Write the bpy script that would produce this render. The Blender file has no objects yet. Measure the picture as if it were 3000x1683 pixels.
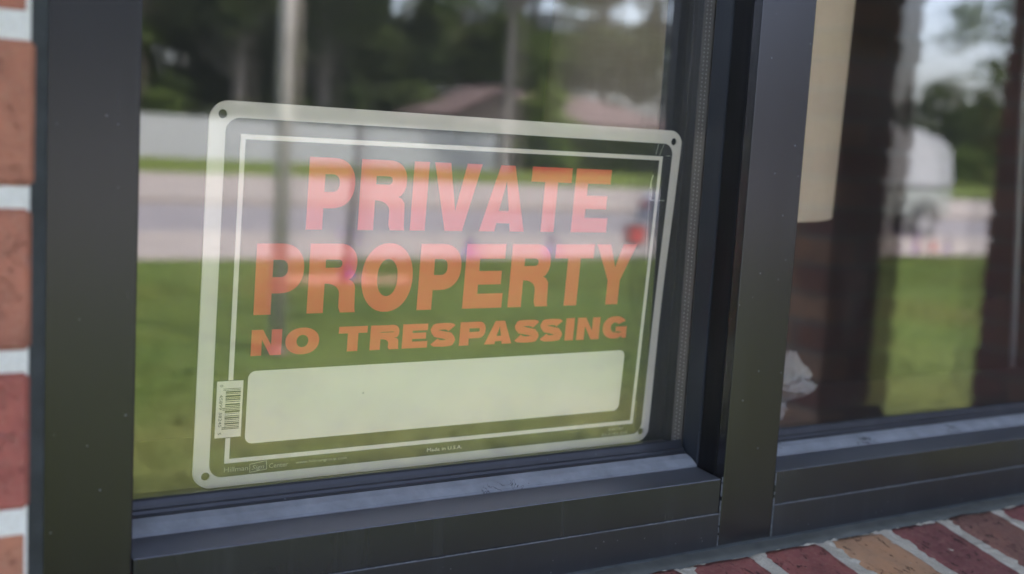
import bpy, bmesh, math, random
import numpy as np
from mathutils import Vector, Matrix, noise
random.seed(7); rng = np.random.default_rng(7)
sc = bpy.context.scene
C = sc.collection
H = 1.5                      # camera height above the ground; local Z = 0 at eye level

# ------------------------------------------------------------------ camera
R = np.array([[0,0,0],[0,0,0],[0,0,0]], float)
def cam_rot(a, b, c):
    ca,sa=math.cos(a),math.sin(a); cb,sb=math.cos(b),math.sin(b); cc,s_=math.cos(c),math.sin(c)
    Ry=np.array([[ca,0,sa],[0,1,0],[-sa,0,ca]]); Rx=np.array([[1,0,0],[0,cb,-sb],[0,sb,cb]]); Rz=np.array([[cc,-s_,0],[s_,cc,0],[0,0,1]])
    return Rz@Rx@Ry
R = cam_rot(-0.566841752, .123883317, .0585555963)
def w(v): return Vector((v[0], v[2], -v[1]))
right, down, fwd = w(R[0]), w(R[1]), w(R[2])
cam = bpy.data.cameras.new('camera'); co = bpy.data.objects.new('camera', cam); C.objects.link(co)
M = Matrix((right, -down, -fwd)).transposed().to_4x4(); M.translation = Vector((0, -.615, H)); co.matrix_world = M
cam.sensor_width = 36; cam.lens = 36*3488.4/3000; cam.clip_start = .02; cam.clip_end = 3000
cam.dof.use_dof = True; cam.dof.focus_distance = .76; cam.dof.aperture_fstop = 5.2
sc.camera = co

# ------------------------------------------------------------------ sky, sun, exposure
SUN_EL, SUN_AZ = math.radians(57), math.radians(20)     # sun stands behind the building (+Y side)
world = bpy.data.worlds.new('World'); sc.world = world; world.use_nodes = True
nt = world.node_tree; nt.nodes.clear()
sky = nt.nodes.new('ShaderNodeTexSky'); sky.sky_type = 'NISHITA'; sky.sun_disc = False
sky.sun_elevation = SUN_EL; sky.sun_rotation = SUN_AZ; sky.dust_density = 4.0; sky.air_density = 1.0; sky.ozone_density = 1.0
hs = nt.nodes.new('ShaderNodeHueSaturation'); hs.inputs['Saturation'].default_value = .72
tint = nt.nodes.new('ShaderNodeMixRGB'); tint.blend_type = 'MULTIPLY'; tint.inputs[0].default_value = 1; tint.inputs[2].default_value = (.98, .99, 1.10, 1)
bg = nt.nodes.new('ShaderNodeBackground'); bg.inputs[1].default_value = .15
wo = nt.nodes.new('ShaderNodeOutputWorld')
nt.links.new(sky.outputs[0], hs.inputs['Color']); nt.links.new(hs.outputs[0], tint.inputs[1]); nt.links.new(tint.outputs[0], bg.inputs[0]); nt.links.new(bg.outputs[0], wo.inputs[0])
sl = bpy.data.lights.new('sun', 'SUN'); sl.energy = 2.0; sl.angle = math.radians(.6); sl.color = (1, .96, .9)
so = bpy.data.objects.new('sun', sl); C.objects.link(so)
sdir = Vector((math.sin(SUN_AZ)*math.cos(SUN_EL), math.cos(SUN_AZ)*math.cos(SUN_EL), math.sin(SUN_EL)))
so.rotation_euler = sdir.to_track_quat('Z', 'Y').to_euler(); so.location = (0, 0, 20)
vs = sc.view_settings; vs.view_transform = 'Standard'; vs.look = 'None'; vs.exposure = 3.2; vs.gamma = 1; vs.use_curve_mapping = False
sc.render.engine = 'CYCLES'
cy = sc.cycles; cy.use_denoising = True; cy.max_bounces = 10; cy.diffuse_bounces = 4; cy.glossy_bounces = 5; cy.transparent_max_bounces = 24
cy.sample_clamp_indirect = 12

# ------------------------------------------------------------------ helpers
def tag(o, label=None, cat=None, group=None, kind=None):
    if label: o['label'] = label
    if cat: o['category'] = cat
    if group: o['group'] = group
    if kind: o['kind'] = kind
    return o
def empty(name, loc=(0,0,0), label=None, cat=None, group=None):
    o = bpy.data.objects.new(name, None); C.objects.link(o); o.location = loc; o.empty_display_size = .05
    return tag(o, label, cat, group)
def obj(name, me, mat=None, parent=None, loc=(0,0,0), smooth=False):
    o = bpy.data.objects.new(name, me); C.objects.link(o)
    if mat and not me.materials: me.materials.append(mat)
    if parent: o.parent = parent
    o.location = loc
    if smooth: me.polygons.foreach_set('use_smooth', [True]*len(me.polygons))
    return o
def mesh(name, V, F):
    me = bpy.data.meshes.new(name); me.from_pydata([tuple(v) for v in V], [], [tuple(f) for f in F]); me.update(); return me
def fixn(me):
    bm = bmesh.new(); bm.from_mesh(me); bmesh.ops.recalc_face_normals(bm, faces=bm.faces); bm.to_mesh(me); bm.free(); return me
class MB:
    def __init__(s): s.V=[]; s.F=[]
    def box(s, x0,x1,y0,y1,z0,z1):
        n=len(s.V); s.V += [(x,y,z) for x in (x0,x1) for y in (y0,y1) for z in (z0,z1)]
        s.F += [tuple(n+i for i in f) for f in ((0,1,3,2),(4,6,7,5),(0,4,5,1),(2,3,7,6),(0,2,6,4),(1,5,7,3))]; return s
    def prism(s, prof, a0, a1, axis):
        n=len(s.V); k=len(prof)
        for a in (a0,a1):
            for p,q in prof: s.V.append((a,p,q) if axis=='x' else (p,q,a) if axis=='z' else (p,a,q))
        s.F += [tuple(range(n,n+k)), tuple(range(n+2*k-1,n+k-1,-1))]
        s.F += [(n+i, n+(i+1)%k, n+k+(i+1)%k, n+k+i) for i in range(k)]; return s
    def tube(s, pts, rad, seg=10, cap=True):
        pts=[Vector(p) for p in pts]; n0=len(s.V)
        for i,p in enumerate(pts):
            d=(pts[min(i+1,len(pts)-1)]-pts[max(i-1,0)]).normalized()
            u=d.cross(Vector((0,1,0.01)) if abs(d.z)>.5 else Vector((0,0,1))).normalized(); v=d.cross(u)
            r=rad[i] if isinstance(rad,(list,tuple)) else rad
            for j in range(seg):
                a=2*math.pi*j/seg; s.V.append(tuple(p+u*math.cos(a)*r+v*math.sin(a)*r))
        for i in range(len(pts)-1):
            for j in range(seg):
                a=n0+i*seg+j; b=n0+i*seg+(j+1)%seg; s.F.append((a,b,b+seg,a+seg))
        if cap: s.F.append(tuple(range(n0,n0+seg))); s.F.append(tuple(range(n0+len(pts)*seg-1,n0+(len(pts)-1)*seg-1,-1)))
        return s
    def build(s, name, mat=None, parent=None, bevel=0, loc=(0,0,0), smooth=False, seg=2):
        o = obj(name, fixn(mesh(name, s.V, s.F)), mat, parent, loc, smooth)
        if bevel:
            b=o.modifiers.new('bevel','BEVEL'); b.width=bevel; b.segments=seg; b.limit_method='ANGLE'; b.angle_limit=math.radians(30)
        return o

# ------------------------------------------------------------------ materials
class NT:
    def __init__(s, name):
        s.m = bpy.data.materials.new(name); s.m.use_nodes = True; s.t = s.m.node_tree; s.t.nodes.clear()
        s.out = s.n('ShaderNodeOutputMaterial')
    def n(s, typ, **kw):
        x = s.t.nodes.new(typ)
        for k,v in kw.items():
            if k.startswith('i_'):
                x.inputs[k[2:].replace('_',' ')].default_value = v
            else: setattr(x, k, v)
        return x
    def l(s, a, b): s.t.links.new(a, b)
    def coord(s, kind='Object'): return s.n('ShaderNodeTexCoord').outputs[kind]
    def noise(s, scale, detail=4, rough=.55, vec=None, dist=0):
        x = s.n('ShaderNodeTexNoise'); x.inputs['Scale'].default_value=scale; x.inputs['Detail'].default_value=detail; x.inputs['Roughness'].default_value=rough; x.inputs['Distortion'].default_value=dist
        if vec is not None: s.l(vec, x.inputs['Vector'])
        return x.outputs['Fac']
    def ramp(s, fac, stops):
        x = s.n('ShaderNodeValToRGB'); cr = x.color_ramp
        while len(cr.elements)<len(stops): cr.elements.new(.5)
        for e,(p,c) in zip(cr.elements, stops): e.position=p; e.color=(c,c,c,1) if not hasattr(c,'__len__') else (*c,1)
        s.l(fac, x.inputs[0]); return x.outputs[0]
    def mix(s, fac, a, b, mode='MIX'):
        x = s.n('ShaderNodeMixRGB', blend_type=mode)
        for i,v in ((0,fac),(1,a),(2,b)):
            if hasattr(v,'is_linked') or hasattr(v,'links'): s.l(v, x.inputs[i])
            elif i==0: x.inputs[0].default_value=v
            else: x.inputs[i].default_value=(*v,1)
        return x.outputs[0]
    def math(s, op, a, b=0, c=0):
        x = s.n('ShaderNodeMath', operation=op)
        for i,v in ((0,a),(1,b),(2,c)):
            if hasattr(v,'links'): s.l(v, x.inputs[i])
            else: x.inputs[i].default_value=v
        return x.outputs[0]
    def bsdf(s, color, rough=.6, metallic=0, bump=None, bstr=.3, bdist=.001, spec=.5, trans=0):
        p = s.n('ShaderNodeBsdfPrincipled')
        if hasattr(color,'links'): s.l(color, p.inputs['Base Color'])
        else: p.inputs['Base Color'].default_value=(*color,1)
        if hasattr(rough,'links'): s.l(rough, p.inputs['Roughness'])
        else: p.inputs['Roughness'].default_value=rough
        p.inputs['Metallic'].default_value=metallic; p.inputs['Specular IOR Level'].default_value=spec
        if bump is not None:
            b = s.n('ShaderNodeBump'); b.inputs['Strength'].default_value=bstr; b.inputs['Distance'].default_value=bdist
            s.l(bump, b.inputs['Height']); s.l(b.outputs[0], p.inputs['Normal'])
        s.l(p.outputs[0], s.out.inputs[0]); return p
def simple(name, col, rough=.6, var=.12, scale=30, metallic=0, bstr=.2, bdist=.001, spec=.5):
    m = NT(name); c = m.coord(); f = m.noise(scale, 5, .6, c)
    a = tuple(x*(1-var) for x in col); b = tuple(min(1,x*(1+var)) for x in col)
    m.bsdf(m.ramp(f, [(.3,a),(.7,b)]), rough, metallic, f, bstr, bdist, spec); return m.m

def metal_mat(name, base=(.0115,.0115,.0130), rough=.25, dust=1.0, spec=.62, marks=False):
    m = NT(name); c = m.coord('Object'); g = m.n('ShaderNodeNewGeometry')
    sep = m.n('ShaderNodeSeparateXYZ'); m.l(g.outputs['Normal'], sep.inputs[0])
    up = m.math('MULTIPLY', m.math('MAXIMUM', sep.outputs['Z'], 0), 1)
    n1 = m.noise(55, 6, .65, c); n2 = m.noise(900, 3, .6, c); n3 = m.noise(9, 3, .5, c)
    # settled dust on upward faces (a real coat on the metal)
    d = m.math('MULTIPLY', m.math('MULTIPLY', up, m.ramp(n1, [(.3,.55),(.75,1)])), .30*dust)
    base_c = m.ramp(n3, [(.3, tuple(x*.82 for x in base)), (.7, tuple(x*1.15 for x in base))])
    col = m.mix(d, base_c, (.30,.32,.36))
    # fine specks of grit
    v = m.n('ShaderNodeTexVoronoi'); v.inputs['Scale'].default_value=170; m.l(c, v.inputs['Vector'])
    rnd = m.n('ShaderNodeSeparateColor'); m.l(v.outputs['Color'], rnd.inputs[0])
    speck = m.math('MULTIPLY', m.math('LESS_THAN', v.outputs['Distance'], m.math('MULTIPLY', rnd.outputs[1], .11)), m.math('GREATER_THAN', rnd.outputs[0], .72))
    col = m.mix(m.math('MULTIPLY', speck, .26), col, (.32,.33,.36))
    if marks:   # hairline cracks in the dried dirt
        nk = m.noise(75, 3, .6, c, 1.2); ck_ = m.math('LESS_THAN', m.math('ABSOLUTE', m.math('SUBTRACT', nk, .5)), .012)
        ck_ = m.math('MULTIPLY', ck_, m.math('GREATER_THAN', m.noise(11, 2, .5, c), .56)); col = m.mix(m.math('MULTIPLY', ck_, .8), col, (.02,.02,.022))
    # faint runs left by rain
    mr = m.n('ShaderNodeMapping'); mr.inputs['Scale'].default_value=(70,70,5); m.l(c, mr.inputs[0])
    run = m.ramp(m.noise(1, 5, .65, mr.outputs[0]), [(.52,0),(.72,.035)]); col = m.mix(run, col, (.20,.21,.24))
    # sparse thin wipe marks
    r = m.math('ADD', rough, m.math('MULTIPLY', m.math('SUBTRACT', m.noise(6,4,.6,c), .5), .10))
    r = m.math('ADD', r, m.math('MULTIPLY', d, .8))
    p = m.bsdf(col, r, 0, n2, .05, .0002, spec); p.inputs['Specular Tint'].default_value=(.90,.875,1.0,1); return m.m
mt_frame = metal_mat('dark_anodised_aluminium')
mt_frame_dusty = metal_mat('dusty_anodised_aluminium', base=(.014,.015,.019), dust=.85)
mt_lip = metal_mat('dust_coated_aluminium', base=(.03,.032,.036), dust=3.1, marks=True)
mt_strip = metal_mat('lower_cover_aluminium', base=(.012,.0135,.018), rough=.33)
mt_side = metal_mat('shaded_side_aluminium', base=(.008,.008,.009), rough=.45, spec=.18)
mt_bead = metal_mat('glazing_bead', base=(.020,.024,.032), rough=.40, spec=.4)
mt_rubber = metal_mat('black_rubber_gasket', base=(.010,.011,.014), rough=.42, dust=.30, spec=.4)
mt_dust = simple('pale_dust_line', (.13,.135,.15), .9, .4, 300)

def sealant_mat():
    m = NT('grey_sealant'); c = m.coord(); f = m.noise(60,5,.6,c); f2=m.noise(700,3,.6,c)
    m.bsdf(m.ramp(f,[(.3,(.070,.075,.070)),(.7,(.108,.112,.104))]), .62, 0, f2, .25, .0006); return m.m
mt_seal = sealant_mat()
mt_seal_dark = simple('dark_sealant', (.035,.042,.046), .6, .3, 60)

def brick_mat(name, smudge=True, scale=1.0):
    m = NT(name); oi = m.n('ShaderNodeObjectInfo'); tc = m.coord('Object')
    add = m.n('ShaderNodeVectorMath', operation='ADD'); m.l(tc, add.inputs[0])
    rr = m.n('ShaderNodeCombineXYZ'); r5 = m.math('MULTIPLY', oi.outputs['Random'], 37.0)
    for i in range(3): m.l(r5, rr.inputs[i])
    m.l(rr.outputs[0], add.inputs[1]); c = add.outputs[0]
    n1 = m.noise(28*scale, 6, .65, c, .4); n2 = m.noise(260, 4, .7, c); n3 = m.noise(90, 5, .75, c, 1.5); n4 = m.noise(1400, 2, .5, c)
    v = m.mix(1, oi.outputs['Color'], m.ramp(n1, [(.25,(.62,.60,.62)),(.5,(1,1,1)),(.78,(1.25,1.12,1.0))]), 'MULTIPLY')
    v = m.mix(m.ramp(n2, [(.48,0),(.78,.30)]), v, (.40,.27,.19))
    mpp = m.n('ShaderNodeMapping'); mpp.inputs['Scale'].default_value=(150,70,150); m.l(c, mpp.inputs[0]); n3 = m.noise(1, 5, .7, mpp.outputs[0], 1.2); pit = m.ramp(n3, [(.385,1),(.42,0)])
    v = m.mix(m.math('MULTIPLY', pit, .06 if smudge else .72), v, (.022,.016,.018))
    if smudge:
        n5 = m.noise(14, 4, .6, c)
        v = m.mix(m.ramp(n5, [(.555,0),(.66,.7)]), v, (.11,.15,.22))
    h = m.math('ADD', m.math('MULTIPLY', n4, .7), m.math('ADD', m.math('MULTIPLY', n2, .5), m.math('MULTIPLY', pit, -.8)))
    m.bsdf(v, .88, 0, h, .8, .0016, .3); return m.m
mt_brick = brick_mat('red_face_brick', False)
mt_brick_wall = brick_mat('smudged_face_brick', True)
def mortar_mat(name, a, b):
    m = NT(name); c = m.coord(); f = m.noise(40,5,.6,c); g = m.noise(900,4,.75,c); h = m.noise(2200,2,.5,c)
    col = m.mix(m.ramp(g,[(.35,.0),(.7,.6)]), m.ramp(f,[(.3,a),(.7,b)]), tuple(min(1,x*1.5) for x in b))
    col = m.mix(m.ramp(h,[(.30,.7),(.42,0)]), col, (.10,.10,.10))
    m.bsdf(col, .93, 0, g, .9, .0016, .2); return m.m
mt_mortar = mortar_mat('grey_sandy_mortar', (.40,.365,.305), (.52,.475,.40))
mt_mortar_w = mortar_mat('pale_mortar', (.68,.64,.57), (.80,.76,.69))

def glass_mat(name, specks=True, f0=.076, gcol=(1,1,1), tint=(.988,.990,.986)):
    m = NT(name); g = m.n('ShaderNodeNewGeometry')
    d = m.n('ShaderNodeVectorMath', operation='DOT_PRODUCT'); m.l(g.outputs['Normal'], d.inputs[0]); m.l(g.outputs['Incoming'], d.inputs[1])
    c1 = m.math('SUBTRACT', 1, m.math('ABSOLUTE', d.outputs['Value']))
    fr = m.math('ADD', f0, m.math('MULTIPLY', f0*8, m.math('POWER', c1, 5)))
    tr = m.n('ShaderNodeBsdfTransparent'); tr.inputs[0].default_value=(*tint,1)
    gl = m.n('ShaderNodeBsdfGlossy'); gl.inputs['Roughness'].default_value=0; gl.inputs['Color'].default_value=(*gcol,1)
    mx = m.n('ShaderNodeMixShader'); m.l(fr, mx.inputs[0]); m.l(tr.outputs[0], mx.inputs[1]); m.l(gl.outputs[0], mx.inputs[2])
    last = mx.outputs[0]
    if specks:
        c = m.coord('Object'); v = m.n('ShaderNodeTexVoronoi'); v.inputs['Scale'].default_value=90; m.l(c, v.inputs['Vector'])
        s3 = m.n('ShaderNodeSeparateColor'); m.l(v.outputs['Color'], s3.inputs[0])
        sp = m.math('MULTIPLY', m.math('LESS_THAN', v.outputs['Distance'], m.math('MULTIPLY', s3.outputs[1], .045)), m.math('GREATER_THAN', s3.outputs[0], .70))
        sm = m.math('MULTIPLY', m.ramp(m.noise(7,6,.7,c,.6), [(.45,0),(.8,1)]), .012)
        fac = m.math('ADD', m.math('MULTIPLY', sp, .22), m.math('ADD', sm, .009))
        df = m.n('ShaderNodeBsdfDiffuse'); df.inputs[0].default_value=(.75,.75,.74,1)
        m2 = m.n('ShaderNodeMixShader'); m.l(fac, m2.inputs[0]); m.l(last, m2.inputs[1]); m.l(df.outputs[0], m2.inputs[2]); last = m2.outputs[0]
    m.l(last, m.out.inputs[0]); return m.m
mt_glass = glass_mat('dusty_window_glass'); mt_glass_in = glass_mat('inner_window_glass', False, .034, (1,.93,.88))

def Z(z): return z+H
YG = .0475                         # outer face of the glass
XJ0, XJ1 = .1115, .1635            # left jamb
XM0, XM1 = .5800, .6321            # mullion
XR = 1.62                          # right end of right pane
ZB, ZT = -.2835, 1.02              # frame bottom / top

# ------------------------------------------------------------------ ground setting
def lawn_mat():
    m = NT('lawn_turf'); c = m.coord('Object'); a = m.noise(.55,5,.6,c); b = m.noise(4.5,5,.7,c); d = m.noise(60,4,.7,c)
    col = m.ramp(a, [(.30,(.056,.092,.014)),(.52,(.078,.110,.017)),(.72,(.118,.122,.028))])
    col = m.mix(m.ramp(b,[(.45,0),(.75,.28)]), col, (.14,.125,.040))
    sx = m.n('ShaderNodeSeparateXYZ'); m.l(c, sx.inputs[0])
    near = m.ramp(m.math('ADD', m.math('MULTIPLY', sx.outputs['Y'], .12), m.math('ADD', 1.0, m.math('MULTIPLY', a, .25))), [(.42,0),(.82,.75)])
    col = m.mix(near, col, (.135,.125,.040))
    col = m.mix(.45, col, m.ramp(d,[(.3,(.75,.75,.75)),(.7,(1,1,1))]), 'MULTIPLY')
    m.bsdf(col, .9, 0, d, .6, .03, .15); return m.m
mt_lawn = lawn_mat()
mt_concrete = simple('pale_concrete', (.205,.178,.155), .85, .12, 2.2, bstr=.1)
mt_asphalt = simple('worn_asphalt', (.145,.133,.133), .9, .16, 1.6, bstr=.1)
def sheet(name, x0,x1,y0,y1,z,mat,t=None):
    mb = MB()
    if t: mb.box(x0,x1,y0,y1,z-t,z)
    else:
        mb.V += [(x0,y0,z),(x1,y0,z),(x1,y1,z),(x0,y1,z)]; mb.F.append((0,1,2,3))
    return tag(mb.build(name, mat), kind='structure')
def yt(t): return YG-(t-.6625)         # distance along the reflected path -> world y
sheet('ground', -600,900,-900,30,-.06, mt_lawn)
sheet('lawn', -60,160, yt(12.7), -1.75, 0, mt_lawn, .2)
sheet('pavement', -60,160, yt(15.9), yt(12.7), .012, mt_concrete, .3)
sheet('road', -60,160, yt(22.0), yt(15.9), -.052, mt_asphalt)
sheet('kerb', -60,160, yt(22.15), yt(22.0), .05, mt_concrete, .3)
sheet('parking_apron', -60,160, yt(33), yt(22.15), .03, mt_concrete, .3)
sheet('far_verge', -60,190, yt(70), yt(33), .045, mt_lawn, .3)
sheet('porch_floor', -4,6.5,-1.75,.1,.03, simple('porch_concrete',(.22,.20,.18),.85,.15,5), .3)

# grass tufts as real blades on the near lawn
def grass():
    n = 60000
    X = rng.uniform(0,17,n); T = rng.uniform(2.6,12.6,n); keep = (X/T>.12)&(X/T<1.6)
    X=X[keep]; Y=yt(T[keep]); n=len(X)
    a = rng.uniform(0,2*math.pi,n); h = rng.uniform(.02,.045,n)*(1+.5*np.sin(X*1.3)*np.cos(Y*1.1)); wd=rng.uniform(.006,.014,n)
    V=np.zeros((n,3,3)); dx,dy=np.cos(a)*wd,np.sin(a)*wd
    V[:,0]=np.c_[X-dx,Y-dy,np.zeros(n)]; V[:,1]=np.c_[X+dx,Y+dy,np.zeros(n)]; V[:,2]=np.c_[X+rng.normal(0,.02,n),Y+rng.normal(0,.02,n),h]
    F=np.arange(n*3).reshape(n,3)
    me=bpy.data.meshes.new('grass'); me.from_pydata(V.reshape(-1,3).tolist(),[],F.tolist())
    tag(obj('grass', me, mt_lawn), 'short tufts of green lawn grass', 'grass', kind='stuff')
grass()

# ------------------------------------------------------------------ window
win = empty('storefront_window', (XJ0, 0, Z(ZB)), 'dark bronze aluminium double pane window set above the brick sill', 'window')
WL = Vector(win.location)
def wp(mb, name, mat, bevel=.0004, parent=None, label=None, smooth=False):
    o = mb.build(name, mat, parent or win, bevel, smooth=smooth)
    if (parent is None): o.location = -WL
    if label: o['label'] = label
    return o
# jamb left, mullion, jamb right, head
wp(MB().box(XJ0,XJ1,0,.0475,Z(ZB),Z(ZT)), 'left_jamb', mt_frame, .0012)
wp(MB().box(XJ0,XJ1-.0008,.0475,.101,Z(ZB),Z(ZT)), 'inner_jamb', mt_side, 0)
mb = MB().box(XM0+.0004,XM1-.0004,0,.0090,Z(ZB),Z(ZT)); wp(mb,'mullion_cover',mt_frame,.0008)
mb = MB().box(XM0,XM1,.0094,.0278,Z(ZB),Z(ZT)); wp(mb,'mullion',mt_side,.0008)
mb = MB().box(XM0-.0002,XM1+.0002,.0282,.0474,Z(-.231),Z(ZT)); wp(mb,'glazing_bead',mt_bead,.0016)
wp(MB().box(XM0+.012,XM1-.012,.0475,.0695,Z(-.235),Z(ZT)), 'mullion_web', mt_rubber, 0)
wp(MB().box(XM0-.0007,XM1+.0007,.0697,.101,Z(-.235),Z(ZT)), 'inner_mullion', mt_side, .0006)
wp(MB().box(XR,XR+.052,0,.101,Z(ZB),Z(ZT)), 'right_jamb', mt_frame, .0012)
for a,b in ((XJ1,XM0-.0002),(XM1+.0002,XR)):
    wp(MB().box(a,b,.0008,.101,Z(ZT-.05),Z(ZT)), 'head_rail', mt_frame, .0006)
    x0,x1 = a+.0006, b-.0012
    # bottom rail: flat face, gently sloping top, then a raised lip that meets the gasket
    prof=[(.0006,Z(-.2582)),(.0006,Z(-.2327)),(.0270,Z(-.2308)),(.0425,Z(-.2308)),(.0425,Z(-.2582))]
    wp(MB().prism(prof,x0,x1,'x'),'bottom_rail',mt_frame_dusty,.0006)
    lip=[(.0268,Z(-.2318)),(.0268,Z(-.2306)),(.0278,Z(-.2292)),(.0300,Z(-.2278)),(.0335,Z(-.2258)),(.0395,Z(-.2241)),(.0420,Z(-.2241)),(.0420,Z(-.2318))]
    wp(MB().prism(lip,x0,x1,'x'),'rail_lip',mt_lip,.0003)
    wp(MB().box(x0,x1,-.0006,.0400,Z(-.2832),Z(-.25822)),'bottom_cover_strip',mt_strip,.0003)
    dl=MB()
    for i in range(90):
        xa=x0+(x1-x0)*i/90; xb=xa+(x1-x0)/90*random.uniform(.85,1.0); dl.box(xa,xb,-.0006,.0004,Z(-.2582),Z(-.2579)+random.uniform(-.0001,.00015))
    tag(wp(dl,'dust_seam',mt_dust,0), kind='stuff')
    # gasket with ribs
    g=[(.0398,Z(-.2262)),(.0398,Z(-.2236)),(.0413,Z(-.2226)),(.0418,Z(-.2236)),(.0428,Z(-.2212)),(.0440,Z(-.2204)),(.0444,Z(-.2214)),(.0452,Z(-.2186)),(.0462,Z(-.2163)),(.0473,Z(-.2153)),(.0473,Z(-.2262))]
    wp(MB().prism(g,x0,x1,'x'),'bottom_gasket',mt_rubber,0)
    wp(MB().box(x0,x1,.0697,.101,Z(-.262),Z(-.2320)),'inner_rail',mt_frame,.0006)
    wp(MB().box(x0,x1,.0530,.0690,Z(-.262),Z(-.2205)),'bottom_spacer',mt_rubber,0)
# vertical ribs of the gasket on the inner face at the mullion and the inner jamb
ms_spacer = simple('dull_aluminium_spacer',(.235,.21,.20),.38,.10,40,metallic=.55)
for xs,sg in ((XM0,1),(XM1,-1),(XJ1,-1),(XR,1)):
    xa = xs+sg*.0040; xb = xs+sg*.0115
    sp = wp(MB().box(min(xa,xb),max(xa,xb),YG+.0051,YG+.0169,Z(-.2300),Z(ZT-.052)),'spacer_bar',ms_spacer,0, label='perforated grey metal spacer between the panes')
    dots=MB(); z=-.226; xd=xa-sg*.00015
    while z<.62:
        for yy in (.0090,.0130):
            y=YG+yy; zz=Z(z+(.0004 if yy>.01 else 0)); r=.00042; n=len(dots.V)
            dots.V += [(xd,y-r,zz),(xd,y,zz-.00075),(xd,y+r,zz),(xd,y,zz+.00075)]; dots.F.append((n,n+1,n+2,n+3))
        z+=.00305
    d=dots.build('perforation', simple('bright_punched_hole',(.88,.87,.84),.4,.1,50), sp); d['kind']='stuff'
    wp(MB().box(min(xs+sg*.0006,xb),max(xs+sg*.0006,xb),YG+.0232,YG+.0300,Z(-.231),Z(ZT-.052)),'inner_gasket',mt_rubber,0)
dj=MB()
for xv in (XM1+.0003,XM0-.0006):
    z=-.2833
    while z<-.2335:
        h=random.uniform(.001,.004)
        if random.random()<.8: dj.box(xv-.00015,xv+.00035,-.0001,.0006,Z(z),Z(z+h))
        z+=h
tag(wp(dj,'joint_dust',mt_dust,0), kind='stuff')
# glass sheets: two sheets per sealed unit; the inner one stands a hair out of parallel as sealed units do
def pane(name, x0,x1, y, th, mat, tilt=0, tiltz=0, label=None):
    z0,z1 = Z(-.229), Z(ZT-.045); xc=(x0+x1)/2; zc=(z0+z1)/2; V=[];
    for yy in (y,y+th):
        for (x,z) in ((x0,z0),(x1,z0),(x1,z1),(x0,z1)): V.append((x,yy+(x-xc)*tilt+(z-zc)*tiltz,z))
    F=[(0,1,2,3),(7,6,5,4),(0,4,5,1),(1,5,6,2),(2,6,7,3),(3,7,4,0)]
    o=obj(name, fixn(mesh(name,V,F)), mat, win, -WL);
    if label: o['label']=label
    return o
pane('outer_glass_pane', XJ1-.008, XM0+.0110, YG, .005, mt_glass, label='left window pane that reflects trees, street and lawn over the sign')
pane('inner_glass_pane', XJ1-.008, XM0+.0110, YG+.017, .005, mt_glass_in, -.0052, .0006)
pane('outer_glass_pane', XM1-.0110, XR+.008, YG, .005, mt_glass, label='right window pane that reflects sky and lawn between brick piers')
pane('inner_glass_pane', XM1-.0110, XR+.008, YG+.0172, .005, mt_glass_in, .0052, .0004)

# sealant between frame and brick
seal = MB(); n=64; xs=[XJ0-.012+(XR+.07-XJ0)*i/n for i in range(n+1)]
for i,x in enumerate(xs):
    j=noise.noise(Vector((x*30,0,0)))*.0008
    for (y,z) in ((.004,-.2830),(-.0010,-.2836+j*.3),(-.009,-.2850+j),(-.0158+j*3,-.2872),(-.0160,-.300),(.004,-.300)): seal.V.append((x,y,Z(z)))
for i in range(n):
    for k in range(5): a=i*6+k; seal.F.append((a,a+1,a+7,a+6))
o=wp(seal,'sill_sealant',mt_seal,0,smooth=True)
wp(MB().prism([(XJ0-.016,.003),(XJ0-.012,-.004),(XJ0-.002,-.006),(XJ0+.0068,-.0030),(XJ0+.0072,.0004),(XJ0+.002,.003)],Z(-.284),Z(ZT),'z'),'side_sealant',mt_seal_dark,.001)
# black crack of old sealant under the frame
ck=MB(); n=90
for i in range(n+1):
    x=XJ0+(1.25-XJ0)*i/n; j=noise.noise(Vector((x*55,3,0)))
    for (y,z) in ((.0000,-.2826),(-.0016-.0012*abs(j),-.2838-.0005*j),(-.0024-.0016*abs(j),-.2849-.0006*j)): ck.V.append((x,y,Z(z)+.0004))
for i in range(n):
    for k in range(2): a=i*3+k; ck.F.append((a,a+1,a+4,a+3))
wp(ck,'old_black_sealant',mt_seal_dark,0)

# ------------------------------------------------------------------ brick sill
def rough_brick(lx, ly, lz, seed, amp=.0013, nx=14, ny=36):
    bm=bmesh.new(); bmesh.ops.create_cube(bm,size=1); bmesh.ops.scale(bm,vec=(lx,ly,lz),verts=bm.verts)
    ex=[e for e in bm.edges if abs(e.verts[0].co.x-e.verts[1].co.x)>1e-6]; bmesh.ops.subdivide_edges(bm,edges=ex,cuts=nx,use_grid_fill=True)
    ey=[e for e in bm.edges if abs(e.verts[0].co.y-e.verts[1].co.y)>ly*.5]; bmesh.ops.subdivide_edges(bm,edges=ey,cuts=ny,use_grid_fill=True)
    for v in bm.verts:
        p=v.co.copy(); s=Vector((seed*3.1,seed*1.7,0))
        edge=min(abs(abs(p.x)-lx/2), 9)
        q=p*150+s; nn=Vector((noise.noise(q),noise.noise(q+Vector((7,0,0))),noise.noise(q+Vector((0,9,0)))))
        q2=p*35+s; n2=Vector((noise.noise(q2),noise.noise(q2+Vector((7,0,0))),noise.noise(q2+Vector((0,9,0)))))
        v.co += nn*amp*.55+n2*amp*.8
        if edge<.0025: v.co.z -= .0016*(1-edge/.0025)+abs(nn.x)*.001
        ye=abs(abs(p.y)-ly/2)
        if ye<.004: v.co.z -= .001*(1-ye/.004)
    me=bpy.data.meshes.new('brick'); bm.to_mesh(me); bm.free(); me.polygons.foreach_set('use_smooth',[True]*len(me.polygons)); return me
sill = empty('brick_window_sill',(.9,-.07,Z(-.31)),'sloping rowlock sill of red and tan bricks below the window','sill')
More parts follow.
